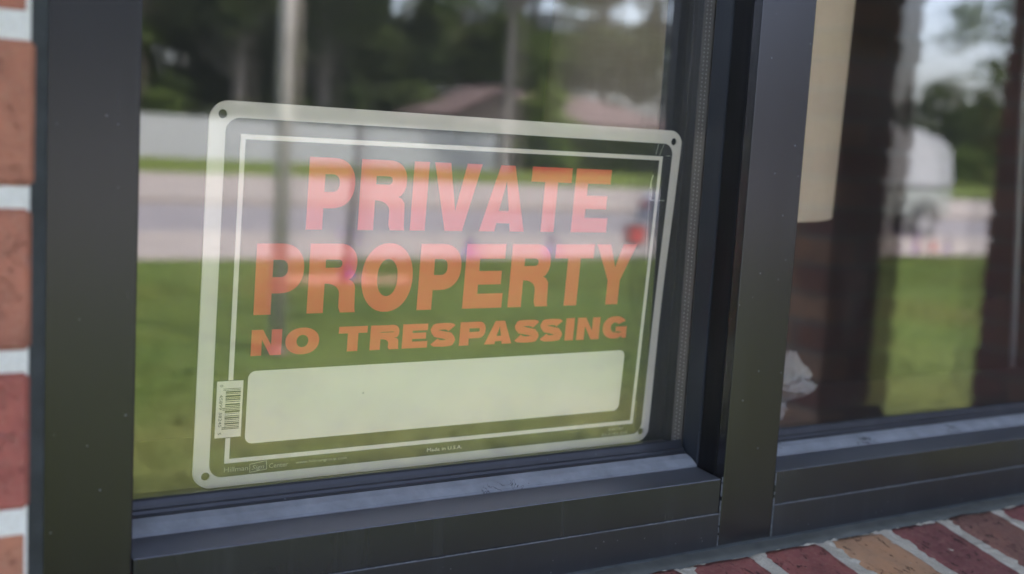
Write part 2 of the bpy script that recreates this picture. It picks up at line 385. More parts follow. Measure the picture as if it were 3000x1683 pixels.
SL = Vector(sill.location); SS=.215; ang=math.atan(SS)
def sz(y): return -.2850+SS*(y+.015)
cols=[(.24,.085,.075),(.21,.07,.065),(.225,.08,.075),(.20,.065,.06),(.23,.08,.07)]
# joints measured at X = .6, .668, .736, .804, .875
xj=[.602+ .0682*k for k in range(-7,16)]
for i in range(len(xj)-1):
    x0=xj[i]+.0055; x1=xj[i+1]-.0055; k=i-7
    cdict={-1:(.29,.10,.09),0:(.26,.09,.082),1:(.43,.25,.15),2:(.215,.082,.08),3:(.22,.11,.09),4:(.25,.092,.088)}
    c=cdict.get(k, random.choice(cols))
    L=.155; y0=-.0118; me=rough_brick(x1-x0,L,.055,i+1)
    b=obj('brick',me,mt_brick,sill); b.color=(*c,1)
    yc=y0-L/2*math.cos(ang); b.location=Vector(((x0+x1)/2,yc,Z(sz(yc))-.0275+random.uniform(-.0006,.0006)))-SL
    b.rotation_euler=(ang,random.uniform(-.01,.01),random.uniform(-.006,.006))
# mortar bed, finely grained sheet slightly below the brick tops
nx,ny=420,34; mb=MB(); X0,X1=xj[0],xj[-1]
for j in range(ny+1):
    y=-.0165-(.147)*j/ny
    for i in range(nx+1):
        x=X0+(X1-X0)*i/nx; q=Vector((x*260,y*260,1)); mb.V.append((x,y,Z(sz(y)-.0012+.0016*noise.noise(q)+.0012*noise.noise(q*.25))))
for j in range(ny):
    for i in range(nx): a=j*(nx+1)+i; mb.F.append((a,a+nx+1,a+nx+2,a+1))
o=mb.build('mortar',mt_mortar,sill); o.location=-SL
o=MB().prism([(-.163,Z(-.322)),(-.016,Z(-.2905)),(.03,Z(-.29)),(.03,Z(-.36)),(-.158,Z(-.375))],X0,X1,'x').build('mortar_bed',mt_mortar,sill); o.location=-SL

# ------------------------------------------------------------------ brick walls (bricks one by one near the window)
P=.0677; J0=-.0351
def wall_bricks(parent, x0, x1, z0, z1, yf, limit, edge='right', pal=None, depth=.092, mat=None, L=.194, phase=0):
    """courses of stretcher bricks whose front is at y=yf, flush at one end"""
    me=bpy.data.meshes.new('brick'); bm=bmesh.new(); bmesh.ops.create_cube(bm,size=1); bmesh.ops.scale(bm,vec=(L,depth,.0582),verts=bm.verts)
    bmesh.ops.bevel(bm,geom=bm.edges,offset=.0022,segments=1,affect='EDGES'); bm.to_mesh(me); bm.free()
    meh=bpy.data.meshes.new('brick'); bm=bmesh.new(); bmesh.ops.create_cube(bm,size=1); bmesh.ops.scale(bm,vec=((L-.0095)/2,depth,.0582),verts=bm.verts)
    bmesh.ops.bevel(bm,geom=bm.edges,offset=.0022,segments=1,affect='EDGES'); bm.to_mesh(meh); bm.free()
    k0=math.ceil((z0-J0)/P); k=k0; items=[]
    while J0+k*P+.0677<=z1+.001:
        zc=J0+k*P+P/2; half=(k+phase)%2
        x = x1 if edge=='right' else x0; sgn=-1 if edge=='right' else 1; first=True
        while (x>x0+.05 if edge=='right' else x<x1-.05):
            l = (L-.0095)/2 if (first and half) else L
            rest = (x-x0) if edge=='right' else (x1-x)
            if rest < l: 
                l=rest if rest< (L-.0095)/2 else (L-.0095)/2
                if l<(L-.0095)/2-.001: break
            items.append((x+sgn*l/2,zc,l)); x+=sgn*(l+.0095); first=False
        k+=1
    return me,meh,items,L
RED=[(.35,.125,.080),(.32,.105,.07),(.36,.14,.085),(.29,.08,.06),(.33,.125,.08)]
def add_wall(name,label,x0,x1,z0,z1,yf,edge,n_single,core=(0,0),pal=RED,mat=None,mort=None,fixed={},sortkey=None,phase=0):
    wl=empty(name,((x0+x1)/2,yf,Z(z0)),label,'wall'); W0=Vector(wl.location)
    me,meh,items,L=wall_bricks(wl,x0,x1,z0,z1,yf,n_single,edge,phase=phase); m=mat or mt_brick_wall
    me.materials.append(m); meh.materials.append(m)
    if sortkey: items.sort(key=sortkey)
    rest=MB()
    for idx,(x,zc,l) in enumerate(items):
        if idx<n_single:
            d=me if l>L-.001 else meh
            b=bpy.data.objects.new('brick',d); C.objects.link(b); b.parent=wl
            b.location=Vector((x+random.uniform(-.0012,.0012),yf+.046+random.uniform(-.0012,.0012),Z(zc)))-W0
            b.rotation_euler=(0,random.uniform(-.004,.004),random.uniform(-.006,.006))
            kk=round((zc-P/2-J0)/P); b.color=(*(fixed.get((kk, round(abs(x-(x1 if edge=='right' else x0))<.11)), None) or random.choice(pal)),1)
        else: rest.box(x-l/2,x+l/2,yf+random.uniform(-.001,.001),yf+.09,Z(zc)-.029,Z(zc)+.029)
    if rest.V:
        o=rest.build('brickwork',m,wl,loc=-W0); o['kind']='stuff'; o.color=(.33,.10,.06,1)
    o=MB().box(x0+.001,x1-.0008,yf+.0016,yf+.20,Z(z0)+.001,Z(z1)).build('mortar',mort or mt_mortar_w,wl,loc=-W0)
    return wl
near=lambda t:(abs(t[1]+.1)*1.0+abs(t[0]-.0942)*.8)
fx={(-1,1):(.38,.15,.10),(0,1):(.38,.155,.10),(-2,1):(.33,.10,.08),(-3,1):(.39,.165,.105),(-4,1):(.34,.10,.075),(1,1):(.38,.145,.095)}
add_wall('brick_wall','red brick wall with pale mortar at the left edge of the window',-3.2,.0934,-1.5,1.02,-.103,'right',290,sortkey=near,fixed=fx)
add_wall('brick_wall','brick wall below the window sill',.0945,1.72,-1.5,-.385,-.103,'left',200,sortkey=lambda t:-t[1],mort=mt_mortar_w)
add_wall('brick_wall','brick wall right of the window near the porch end',1.722,5.0,-1.5,1.02,-.103,'left',200,sortkey=lambda t:t[0])
add_wall('brick_wall','brick wall above the window under the porch roof',-3.2,5.0,1.021,1.30,-.1035,'left',150)
# building body that keeps daylight off the room
bw=empty('building_shell',(1,3,0),'single storey building body behind the window wall','building'); B0=Vector(bw.location)
mp=simple('painted_plaster',(.16,.145,.13),.9,.06,3); mfl=simple('brown_carpet',(.07,.05,.04),.95,.2,25)
def part(mb,name,mat,root,bevel=0,label=None,smooth=False):
    o=mb.build(name,mat,root,bevel,smooth=smooth); o.location=-Vector(root.location)
    if label: o['label']=label
    return o
part(MB().box(-3.2,5,4.2,4.4,0,2.8),'back_wall',mp,bw); part(MB().box(-3.2,-3.0,.1,4.2,0,2.8),'side_wall',mp,bw); part(MB().box(4.8,5,.1,4.2,0,2.8),'side_wall',mp,bw)
part(MB().box(-3.0,4.8,.1,4.2,-.02,.02),'floor',mfl,bw); part(MB().box(-3.2,5,.1,4.4,2.8,2.9),'ceiling',mp,bw)
part(MB().box(-3.0,XJ0-.02,.102,.14,0,2.8),'inner_lining',mp,bw); part(MB().box(XR+.07,4.8,.102,.14,0,2.8),'inner_lining',mp,bw)
part(MB().box(XJ0-.02,XR+.07,.102,.14,0,Z(-.262)),'inner_lining',mp,bw); part(MB().box(XJ0-.02,XR+.07,.102,.14,Z(ZT-.02),2.8),'inner_lining',mp,bw)
mwood_d=simple('dark_stained_wood',(.030,.022,.018),.45,.25,18)
part(MB().box(XJ1-.03,XR+.05,.1012,.235,Z(-.250),Z(-.2325)),'window_stool',mwood_d,bw,.003)
# gabled roof over building and porch
mroof=simple('brown_shingles',(.085,.06,.05),.95,.25,8)
part(MB().prism([(-2.05,2.86),(1.3,4.3),(4.9,2.86),(4.9,2.95),(1.3,4.40),(-2.05,2.95)],-3.6,5.4,'x'),'roof',mroof,bw)
mwhite=simple('painted_board',(.42,.41,.38),.6,.06,4)
part(MB().box(-3.6,5.4,-2.02,-.02,2.80,2.83),'porch_soffit',mwhite,bw); part(MB().box(-3.6,5.4,-2.05,-2.022,2.70,2.87),'fascia',mwhite,bw,.003)
part(MB().box(-3.5,5.3,-1.46,-1.18,2.62,2.798),'porch_beam',mwhite,bw,.004)

# brick piers of the porch
DARK=[(.27,.105,.075),(.23,.085,.065),(.29,.12,.08),(.21,.075,.06),(.25,.09,.07)]
def pier(label,x0,x1,y0,y1,group=None,z1=1.10):
    """y1 = face towards the window"""
    p=empty('brick_pier',((x0+x1)/2,(y0+y1)/2,0.03),label,'pier',group); P0=Vector(p.location)
    W=x1-x0; Dp=y1-y0; g=.0095; t=.092
    L1=W-t-g; L2=Dp-t-g
    def bx(a,b,c):
        me=bpy.data.meshes.new('brick'); bm=bmesh.new(); bmesh.ops.create_cube(bm,size=1); bmesh.ops.scale(bm,vec=(a,b,c),verts=bm.verts); bmesh.ops.bevel(bm,geom=bm.edges,offset=.0025,segments=1,affect='EDGES'); bm.to_mesh(me); bm.free(); me.materials.append(mt_brick); return me
    mA=bx(L1,t,.0582); mB=bx(t,L2,.0582); mA2=bx((L1-g)/2,t,.0582) if L1>.25 else None
    k=0
    while .03+.0677*(k+1) < Z(z1)+.03:
        z=.03+.0677*k+.034; s=k%2
        def put(me,x,y,big=1):
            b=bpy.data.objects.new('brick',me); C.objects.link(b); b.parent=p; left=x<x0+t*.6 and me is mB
            b.color=(*random.choice([(.44,.24,.15),(.40,.20,.12),(.46,.27,.18)] if left else [(.36,.21,.09)] if (k in (25,26,27) and y>y0+t) else DARK),1)  # left-face bricks coloured paler to stand in for light falling on that side
            b.location=Vector((x+random.uniform(-.005,.005),y+random.uniform(-.003,.003),z))-P0; b.rotation_euler=(0,0,random.uniform(-.012,.012))
        # pinwheel bond
        if s==0: fr=(x0,x0+L1); bk=(x1-L1,x1); lf=(y1-L2,y1); rt=(y0,y0+L2)
        else: fr=(x1-L1,x1); bk=(x0,x0+L1); lf=(y0,y0+L2); rt=(y1-L2,y1)
        # front row at y0, back row at y1
        if mA2:
            for (a,b),yy in ((fr,y0+t/2),(bk,y1-t/2)):
                h2=(b-a-g)/2; put(mA2,a+h2/2,yy); put(mA2,b-h2/2,yy)
        else:
            put(mA,(fr[0]+fr[1])/2,y0+t/2); put(mA,(bk[0]+bk[1])/2,y1-t/2)
        if s==0: put(mB,x0+t/2,(lf[0]+lf[1])/2-(t+g) if False else y0+t+g+L2/2); put(mB,x1-t/2,y0+L2/2)
        else: put(mB,x0+t/2,y0+L2/2); put(mB,x1-t/2,y0+t+g+L2/2)
        k+=1
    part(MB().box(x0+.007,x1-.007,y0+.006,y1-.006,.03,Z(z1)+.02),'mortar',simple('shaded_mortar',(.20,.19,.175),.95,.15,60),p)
    return p
yp=yt(1.9)
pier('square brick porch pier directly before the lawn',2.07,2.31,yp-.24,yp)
pier('brick porch pier left of the window, outside the view',-2.2,-1.96,yp-.24,yp)

# brick wing wall closing the porch at the right (runs out from the facade)
ww=empty('brick_wall',(2.68,-.6,.03),'dark brick wing wall standing out from the facade at the porch end','wall'); W1=Vector(ww.location)
wb=bpy.data.meshes.new('brick'); bm=bmesh.new(); bmesh.ops.create_cube(bm,size=1); bmesh.ops.scale(bm,vec=(.092,.194,.0582),verts=bm.verts); bmesh.ops.bevel(bm,geom=bm.edges,offset=.0022,segments=1,affect='EDGES'); bm.to_mesh(wb); bm.free(); wb.materials.append(mt_brick)
wh_=wb.copy(); 
for v in wh_.vertices: v.co.y*=.0923/.194
k=0
while .03+.0677*(k+1)<Z(1.12):
    y=yp; first=True
    while y<-.11-.05:
        l=.0923 if (first and k%2) else .194
        if y+l>-.104: l=.0923
        if y+l>-.09: break
        b=bpy.data.objects.new('brick',wb if l>.1 else wh_); C.objects.link(b); b.parent=ww; b.color=(*random.choice(DARK),1)
        b.location=Vector((2.676+random.uniform(-.006,.006),y+l/2+random.uniform(-.003,.003),.03+.0677*k+.034))-W1; y+=l+.0095; first=False
    k+=1
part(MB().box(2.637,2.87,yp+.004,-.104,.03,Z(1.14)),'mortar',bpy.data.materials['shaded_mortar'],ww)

# ------------------------------------------------------------------ the sign
SW,SH=358.0,239.0; kk=.015/.2387
sign=empty('property_sign',(.222+.179,YG+.0345,Z(-.228)),'black private property sign with orange red lettering leaning inside the left pane','sign'); G0=Vector(sign.location)
def signpt(u,v,off=0):
    """sign millimetres -> world; leans on the glass at the top, right edge slightly curled"""
    x=.222+u/1000; z=-.226+v/1000/math.sqrt(1+kk*kk); D=.687+(.0127-z)*kk
    cu=max(0,(u-338)/20); low=math.exp(-((v-110)/70)**2)
    y=(D-.615)+cu*cu*.0022*low
    cl=max(0,(14-u)/14)*max(0,(16-v)/16); y+=cl*cl*.004
    return (x, y-off, Z(z))
def rrect(x0,y0,x1,y1,r,n=8):
    P_=[]
    for cx,cy_,a0 in ((x1-r,y1-r,0),(x0+r,y1-r,90),(x0+r,y0+r,180),(x1-r,y0+r,270)):
        for i in range(n+1): a=math.radians(a0+90*i/n); P_.append((cx+r*math.cos(a),cy_+r*math.sin(a)))
    return P_
def ell(cx,cy_,rx,ry,n=40,e=2.0):
    P_=[]
    for i in range(n):
        a=2*math.pi*i/n; c,s=math.cos(a),math.sin(a)
        P_.append((cx+rx*math.copysign(abs(c)**(2/e),c),cy_+ry*math.copysign(abs(s)**(2/e),s)))
    return P_
def flat(name, loops, mat, off, parent=None, th=0, cuts=()):
    cu=bpy.data.curves.new(name,'CURVE'); cu.dimensions='2D'; cu.fill_mode='BOTH'
    for lp in loops:
        s=cu.splines.new('POLY'); s.points.add(len(lp)-1); s.use_cyclic_u=True
        for p,(x,y) in zip(s.points,lp): p.co=(x,y,0,1)
    o=bpy.data.objects.new(name,cu); C.objects.link(o); dg=bpy.context.evaluated_depsgraph_get(); dg.update()
    me=bpy.data.meshes.new_from_object(o.evaluated_get(dg)); bpy.data.objects.remove(o); bpy.data.curves.remove(cu)
    bm=bmesh.new(); bm.from_mesh(me); bmesh.ops.remove_doubles(bm,verts=bm.verts,dist=1e-4)
    for (co_,no) in cuts:
        bmesh.ops.bisect_plane(bm,geom=bm.verts[:]+bm.edges[:]+bm.faces[:],plane_co=co_,plane_no=no)
    for v in bm.verts: v.co=Vector(signpt(v.co.x,v.co.y,off))-G0
    if th:
        r=bmesh.ops.extrude_face_region(bm,geom=bm.faces[:]); 
        for v in [g for g in r['geom'] if isinstance(g,bmesh.types.BMVert)]: v.co.y+=th
    bmesh.ops.recalc_face_normals(bm,faces=bm.faces)
    if not th:
        for f in bm.faces:
            if f.normal.y>0: f.normal_flip()
    bm.to_mesh(me); bm.free(); me.name=name; me.materials.clear(); me.materials.append(mat)
    return obj(name,me,None,parent or sign)
def sign_mat(name,col,rough=.42,var=.05,scratch=True):
    m=NT(name); c=m.coord('Object'); f=m.noise(18,5,.6,c)
    a=tuple(x*(1-var) for x in col); b=tuple(min(1,x*(1+var)) for x in col); cc=m.ramp(f,[(.3,a),(.7,b)])
    if scratch:
        v=m.n('ShaderNodeTexVoronoi'); v.inputs['Scale'].default_value=60; m.l(c,v.inputs['Vector']); s3=m.n('ShaderNodeSeparateColor'); m.l(v.outputs['Color'],s3.inputs[0])
        sp=m.math('MULTIPLY',m.math('LESS_THAN',v.outputs['Distance'],.05),m.math('GREATER_THAN',s3.outputs[0],.9))
        cc=m.mix(m.math('MULTIPLY',sp,.55),cc,(.12,.11,.09))
    m.bsdf(cc,rough,0,f,.03,.001,.35); return m.m
ms_white=sign_mat('aged_white_plastic',(.80,.695,.585)); ms_black=sign_mat('black_print',(.012,.012,.012),.45,.1,False); ms_red=sign_mat('orange_red_print',(.74,.065,.055),.45,.05,False)
ms_smallw=sign_mat('pale_small_print',(.36,.35,.30),.5,.05,False)
ms_hole=simple('drilled_shadow_hole',(.03,.022,.02),.9,.1,30)
vc=[((x,0,0),(1,0,0)) for x in range(334,358,3)]+[((0,y,0),(0,1,0)) for y in range(8,236,9)]+[((x,0,0),(1,0,0)) for x in (3,7,11,16)]
holes=[(8.2,231),(350,231),(8.2,7.6),(350,7.6)]
flat('backing_sheet',[rrect(0,-.5,SW,SH,12)]+[ell(x,y,2.7,2.7,16) for x,y in holes],ms_white,0,th=.0011,cuts=vc)
flat('black_panel',[rrect(10.2,6.3,349.5,229.2,8.5)],ms_black,.00022,cuts=vc)
# thin inner border line, broken by the barcode box
def frame_loops(x0,y0,x1,y1,t):
    return [[(x0,y0),(x1,y0),(x1,y1),(x0,y1)],[(x0+t,y0+t),(x1-t,y0+t),(x1-t,y1-t),(x0+t,y1-t)]]
flat('border_line',[[(19.5,31.5),(19.5,15),(340.6,15),(340.6,219.8),(19.5,219.8),(19.5,68.7),(22.6,68.7),(22.6,216.8),(337.7,216.8),(337.7,17.9),(22.6,17.9),(22.6,31.5)]],ms_white,.00045,cuts=vc)
flat('barcode_label',[[(12.5,32.0),(29.2,32.0),(29.2,68.3),(12.5,68.3)]],ms_white,.0005)
flat('writing_space',[rrect(32,26.7,325.3,73.8,5)],ms_white,.00045)
bars=[]; y=63.4; random.seed(3)
pat=[.35,.5,.35,.5, .9,.35,.5,.7,1.1,.35,.5,.35,.8,.6,.5,.9,1.0,.4,.6,.4,.5,.5,.5,.35,1.2,.5,.35,.9,.5,.5,.9,.4,.5,.7,.5,.5,.9,.6,.5,.5,.5,.35,.5]
tot=sum(pat); sc_=26.2/tot; yy=63.6
for i,p_ in enumerate(pat):
    if i%2==0:
        lng=(i<3 or i>len(pat)-4 or i in (20,22)); bars.append([(16.6 if lng else 18.2,yy-p_*sc_),(27.7,yy-p_*sc_),(27.7,yy),(16.6 if lng else 18.2,yy)])
    yy-=p_*sc_
flat('barcode_lines',bars,ms_black,.0007)
random.seed(11)
def arc(cx,cy_,rx,ry,a0,a1,n=12,e=2.0):
    o_=[]
    for i in range(n+1):
        a=math.radians(a0+(a1-a0)*i/n); c,s=math.cos(a),math.sin(a)
        o_.append((cx+rx*math.copysign(abs(c)**(2/e),c),cy_+ry*math.copysign(abs(s)**(2/e),s)))
    return o_
# heavy grotesque letters; every glyph: list of loops in a w x h box, s = stem, b = bar
def gP(w_,h,s,b,Hb=.70):
    ry=h*Hb/2; rx=min(ry*.98,w_*.62); cy_=h-ry; irx=rx-s*.96; iry=ry-b
    return [[(0,0),(s,0),(s,h-2*ry)]+arc(w_-rx,cy_,rx,ry,-90,90,16,2.25)+[(0,h)], [(s,cy_-iry)]+arc(w_-rx,cy_,max(irx,1),iry,-90,90,12,2.3)+[(s,cy_+iry)]]
def gR(w_,h,s,b,Hb=.575):
    ry=h*Hb/2; rx=min(ry*1.05,w_*.55); cy_=h-ry; irx=rx-s*.96; iry=ry-b; yb=h-2*ry; wl=w_*.985
    leg=arc(wl-s-.9*b,yb-.42*b*1.6,.9*b,.42*b*1.6,90,0,6)
    out=[(0,0),(s,0),(s,yb)]+leg+[(wl-s,yb*.18),(wl-s+.04*w_,0),(w_+.01*w_,0),(w_-.005*w_,.05*h),(w_-.02*w_,yb-.07*h)]+arc(w_-.30*w_,yb-.07*h,.28*w_,.145*h,10,62,6)
    return [out+arc(w_-rx,cy_,rx*.985,ry,-48,90,14,2.25)+[(0,h)], [(s,cy_-iry)]+arc(w_-rx,cy_,max(irx,1),iry,-90,90,12,2.3)+[(s,cy_+iry)]]
def gI(w_,h,s,b): return [[(0,0),(w_,0),(w_,h),(0,h)]]
def gT(w_,h,s,b): return [[(w_/2-s/2,0),(w_/2+s/2,0),(w_/2+s/2,h-b),(w_,h-b),(w_,h),(0,h),(0,h-b),(w_/2-s/2,h-b)]]
def gE(w_,h,s,b):
    m0=h*.33+b*.18; m1=m0+b*.92
    return [[(0,0),(w_,0),(w_,b),(s,b),(s,m0),(w_*.93,m0),(w_*.93,m1),(s,m1),(s,h-b),(w_*.985,h-b),(w_*.985,h),(0,h)]]
def gV(w_,h,s,b): return [[(w_*.305,0),(w_*.675,0),(w_,h),(w_-s*1.06,h),(w_*.495,h*.30),(s*1.1,h),(0,h)]]
def gA(w_,h,s,b):
    c=w_*.525; t=s*.52; a0=.125*h; a1=a0+b*.82
    def lx(y): return s*1.08+(c-s*1.08)*(y/(h*.80))
    def rx(y): return (w_-s*1.05)+(c-(w_-s*1.05))*(y/(h*.80))
    return [[(0,0),(s*1.12,0),(s*1.12+(lx(a0)-s*1.08),a0),(rx(a0),a0),(w_-s*1.05,0),(w_,0),(c+t,h),(c-t,h)], [(lx(a1),a1),(rx(a1),a1),(c,h*.76)]]
def gY(w_,h,s,b): return [[(w_/2-s/2,0),(w_/2+s/2,0),(w_/2+s/2,h*.40),(w_,h),(w_-s*1.12,h),(w_/2,h*.62),(s*1.12,h),(0,h),(w_/2-s/2,h*.40)]]
def gO(w_,h,s,b): return [ell(w_/2,h/2,w_/2,h/2+.4,48,2.15),ell(w_/2,h/2,w_/2-s,h/2-b+.2,40,2.1)]
def gN(w_,h,s,b): return [[(0,0),(s*.92,0),(s*.92,h*.62),(w_-s*.98,0),(w_,0),(w_,h),(w_-s*.92,h),(w_-s*.92,h*.40),(s*.98,h),(0,h)]]
def stroke(pts,wd):
    L_=[];R_=[]
    for i,(x,y) in enumerate(pts):
        x0,y0=pts[max(0,i-1)]; x1,y1=pts[min(len(pts)-1,i+1)]; d=math.hypot(x1-x0,y1-y0); nx,ny=-(y1-y0)/d,(x1-x0)/d
        t=wd[i]/2 if hasattr(wd,'__len__') else wd/2; L_.append((x+nx*t,y+ny*t)); R_.append((x-nx*t,y-ny*t))
    return L_+R_[::-1]
def gS(w_,h,s,b):
    hb=b*.5; sw=s*.5
    top=arc(w_*.5,h*.735,w_*.5-sw*.92,h*.265-hb,8,172,12,2.1)      # right -> top -> left
    ptsx=top+[(sw*1.05,h*.66),(w_*.22,h*.565),(w_*.5,h*.50),(w_*.78,h*.435),(w_-sw*1.05,h*.34)]
    bot=arc(w_*.5,h*.265,w_*.5-sw*.92,h*.265-hb,-8,-172,12,2.1)
    ptsx+=bot
    wd=[]
    for i,(x,y) in enumerate(ptsx):
        side=min(1,abs(x-w_/2)/(w_/2-sw)); mid=abs(y-h/2)/(h/2)
        wd.append((b*(1-side**3)+s*.92*side**3) if mid>.14 else b*1.12)
    return [stroke(ptsx,wd)]
def gG(w_,h,s,b):
    o_=arc(w_/2,h/2,w_/2,h/2+.2,32,270,30,2.15)
    i_=arc(w_/2,h/2,w_/2-s,h/2-b,265,38,26,2.1)
    return [o_+[(w_*.66,0),(w_*.80,h*.09),(w_*.84,0),(w_,0),(w_,h*.53),(w_*.54,h*.53),(w_*.54,h*.53-b*.8),(w_-s*.95,h*.53-b*.8),(w_*.80,h*.27),(w_*.66,h*.235)]+i_[:]]
GL=dict(P=gP,R=gR,I=gI,T=gT,E=gE,V=gV,A=gA,Y=gY,O=gO,N=gN,S=gS,G=gG)
def line(text, spans, y0, h, s, b, label):
    lo=[]
    for ch,(a,c_) in zip(text,spans):
        for lp in GL[ch](c_-a,h,s,b): lo.append([(a+x,y0+y) for x,y in lp])
    o=flat('lettering',lo,ms_red,.00045); o['label']=label
line('PRIVATE',[(64.0,95.4),(99.1,132.0),(136.4,147.4),(151.3,187.4),(188.8,224.9),(227.6,261.1),(264.6,295.8)],162.9,45.2,10.9,10.3,'orange red word PRIVATE')
line('PROPERTY',[(33.2,64.6),(68.0,100.9),(104.4,141.2),(146.0,177.6),(180.9,212.3),(217.3,250.3),(253.6,287.2),(289.5,325.7)],109.4,44.7,11.0,10.2,'orange red word PROPERTY')
line('NOTRESPASSING',[(32.8,52.6),(55.1,77.8),(91.1,111.3),(113.6,134.6),(137.1,156.1),(158.0,177.6),(180.9,201.2),(201.0,223.2),(225.0,246.0),(246.6,266.2),(268.7,276.2),(279.0,299.3),(302.2,324.5)],83.4,16.5,7.4,4.5,'orange red words NO TRESPASSING')
def small(text,u,v,size,width,mat,off=.0005,rot=0,shear=0,name='small_print'):
    cu=bpy.data.curves.new(name,'FONT'); cu.body=text; cu.size=size; cu.shear=shear; cu.resolution_u=2
    o=bpy.data.objects.new(name,cu); C.objects.link(o); dg=bpy.context.evaluated_depsgraph_get(); dg.update()
    me=bpy.data.meshes.new_from_object(o.evaluated_get(dg)); bpy.data.objects.remove(o); bpy.data.curves.remove(cu)
    xs_=[v_.co.x for v_ in me.vertices]; x0,x1=min(xs_),max(xs_); k=width/(x1-x0); cr,sr=math.cos(rot),math.sin(rot)
    for v_ in me.vertices:
        x=(v_.co.x-x0)*k; y=v_.co.y; v_.co=Vector(signpt(u+x*cr-y*sr,v+x*sr+y*cr,off))-G0
    me.materials.clear(); me.materials.append(mat); bm=bmesh.new(); bm.from_mesh(me)
    for f in bm.faces:
        if f.normal.y>0: f.normal_flip()
    bm.to_mesh(me); bm.free()
    return obj(name,me,None,sign)
small('Hillman',19.6,9.3,4.6,15.6,ms_smallw); small('Sign',37.6,9.3,4.2,8.2,ms_smallw,shear=.25); small('Center',49.0,9.2,4.4,12.8,ms_smallw)
flat('logo_box',[[(36.2,7.4),(47.8,8.6),(47.2,14.6),(36.0,13.2)],[(36.6,7.9),(47.3,9.0),(46.8,14.1),(36.4,12.8)]],ms_smallw,.0005)
small('www.hillmangroup.com',67,10.2,2.9,35.6,ms_smallw); small('Made in U.S.A.',162.8,9.2,3.6,27.6,ms_white)
small('848147',317.8,11.0,2.9,13.8,ms_smallw); small('03-6182-045',311.8,7.3,2.9,24.6,ms_smallw)
r_=-math.pi/2
small('0',14.4,66.2,2.9,1.5,ms_black,.0007,r_); small('45899',14.4,59.8,2.9,9.6,ms_black,.0007,r_); small('38245',14.4,48.6,2.9,9.6,ms_black,.0007,r_); small('5',14.4,35.6,2.9,1.5,ms_black,.0007,r_)
# fine scratches in the print near the upper right corner
scr=MB()
def scratch(pts,wd,mat=None):
    for (a,b) in zip(pts,pts[1:]):
        d=math.hypot(b[0]-a[0],b[1]-a[1]) or 1; nx,ny=-(b[1]-a[1])/d*wd/2,(b[0]-a[0])/d*wd/2; n=len(scr.V)
        for q in ((a[0]+nx,a[1]+ny),(b[0]+nx,b[1]+ny),(b[0]-nx,b[1]-ny),(a[0]-nx,a[1]-ny)): scr.V.append(tuple(Vector(signpt(*q,.0008))-G0))
        scr.F.append((n,n+1,n+2,n+3))
scratch([(335.0,228.5),(334.4,225),(333.4,221)],.35); scratch([(340.2,229),(338.4,224.5),(337.2,220.6)],.28)
scratch([(333.2,206),(332.0,200),(333.6,195),(333.4,187.2),(338.0,187.2)],.35); scratch([(341,187.2),(346.5,187.3)],.35); scratch([(343.5,220.3),(347.5,220.3)],.3)
scratch([(332.2,197),(332.0,188),(333.6,160),(335.6,140)],.22); scratch([(332.9,205.5),(332.0,201),(331.6,196)],.6)
fixn(mesh('x',scr.V,scr.F)); so_=obj('scratch',mesh('scratch',scr.V,scr.F),simple('bare_scratch',(.60,.59,.48),.6,.2,200),sign); so_['kind']='stuff'

# ------------------------------------------------------------------ things inside
def fabric(name,col,rough=.9):
    m=NT(name); c=m.coord('UV') if False else m.coord('Object')
    mp_=m.n('ShaderNodeMapping'); mp_.inputs['Scale'].default_value=(420,420,40); m.l(c,mp_.inputs[0]); a=m.noise(1,3,.6,mp_.outputs[0])
    mq=m.n('ShaderNodeMapping'); mq.inputs['Scale'].default_value=(40,40,420); m.l(c,mq.inputs[0]); b=m.noise(1,3,.6,mq.outputs[0])
    f=m.math('MULTIPLY',m.math('ADD',a,b),.5)
    m.bsdf(m.ramp(f,[(.38,tuple(x*.95 for x in col)),(.62,tuple(min(1,x*1.04) for x in col))]),rough,0,f,.12,.0004,.2); return m.m
lamp=empty('table_lamp',(.745,.263,Z(-.232)),'table lamp with tall cream linen drum shade inside the window','lamp'); L0=Vector(lamp.location)
mt_linen=fabric('cream_linen',(.62,.48,.35))
sh=MB(); seg=72
th_=math.radians(2.6)   # the shade sits slightly askew on its stem
for (r,z) in ((.1318,.464),(.1402,-.0),(.1404,-.0030),(.1398,-.0038),(.1388,-.0030),(.1386,-.0),(.1303,.464)):
    for j in range(seg):
        a=2*math.pi*j/seg; yy=r*math.sin(a); sh.V.append((.745+r*math.cos(a),.263+yy*math.cos(th_)-z*math.sin(th_),Z(-.0475+z*math.cos(th_)+yy*math.sin(th_))))
for i in range(6):
    for j in range(seg): a=i*seg+j; b=i*seg+(j+1)%seg; sh.F.append((a,b,b+seg,a+seg))
part(sh,'lamp_shade',mt_linen,lamp,smooth=True)
mbr=simple('aged_brass',(.25,.16,.07),.4,.1,20,metallic=.8)
part(MB().tube([(.745,.263,Z(-.225)),(.745,.263,Z(-.10)),(.745,.263,Z(.05)),(.745,.263,Z(.2))],[.012,.010,.008,.007],12),'stem',mbr,lamp,smooth=True)
part(MB().tube([(.745,.263,Z(-.2322)),(.745,.263,Z(-.222)),(.745,.263,Z(-.216))],[.062,.060,.02],28),'base',mbr,lamp,.001,smooth=True)
part(MB().box(.62,.87,.2365,.60,Z(-.262),Z(-.2325)),'table_top',mwood_d,empty('side_table',(.745,.42,0),'small dark side table that carries the lamp','table'),.002)
st=bpy.data.objects['side_table']
for dx in (-.11,.11):
    for dy in (-.16,.16): part(MB().box(.745+dx-.012,.745+dx+.012,.42+dy-.012,.42+dy+.012,.02,Z(-.262)),'leg',mwood_d,st)
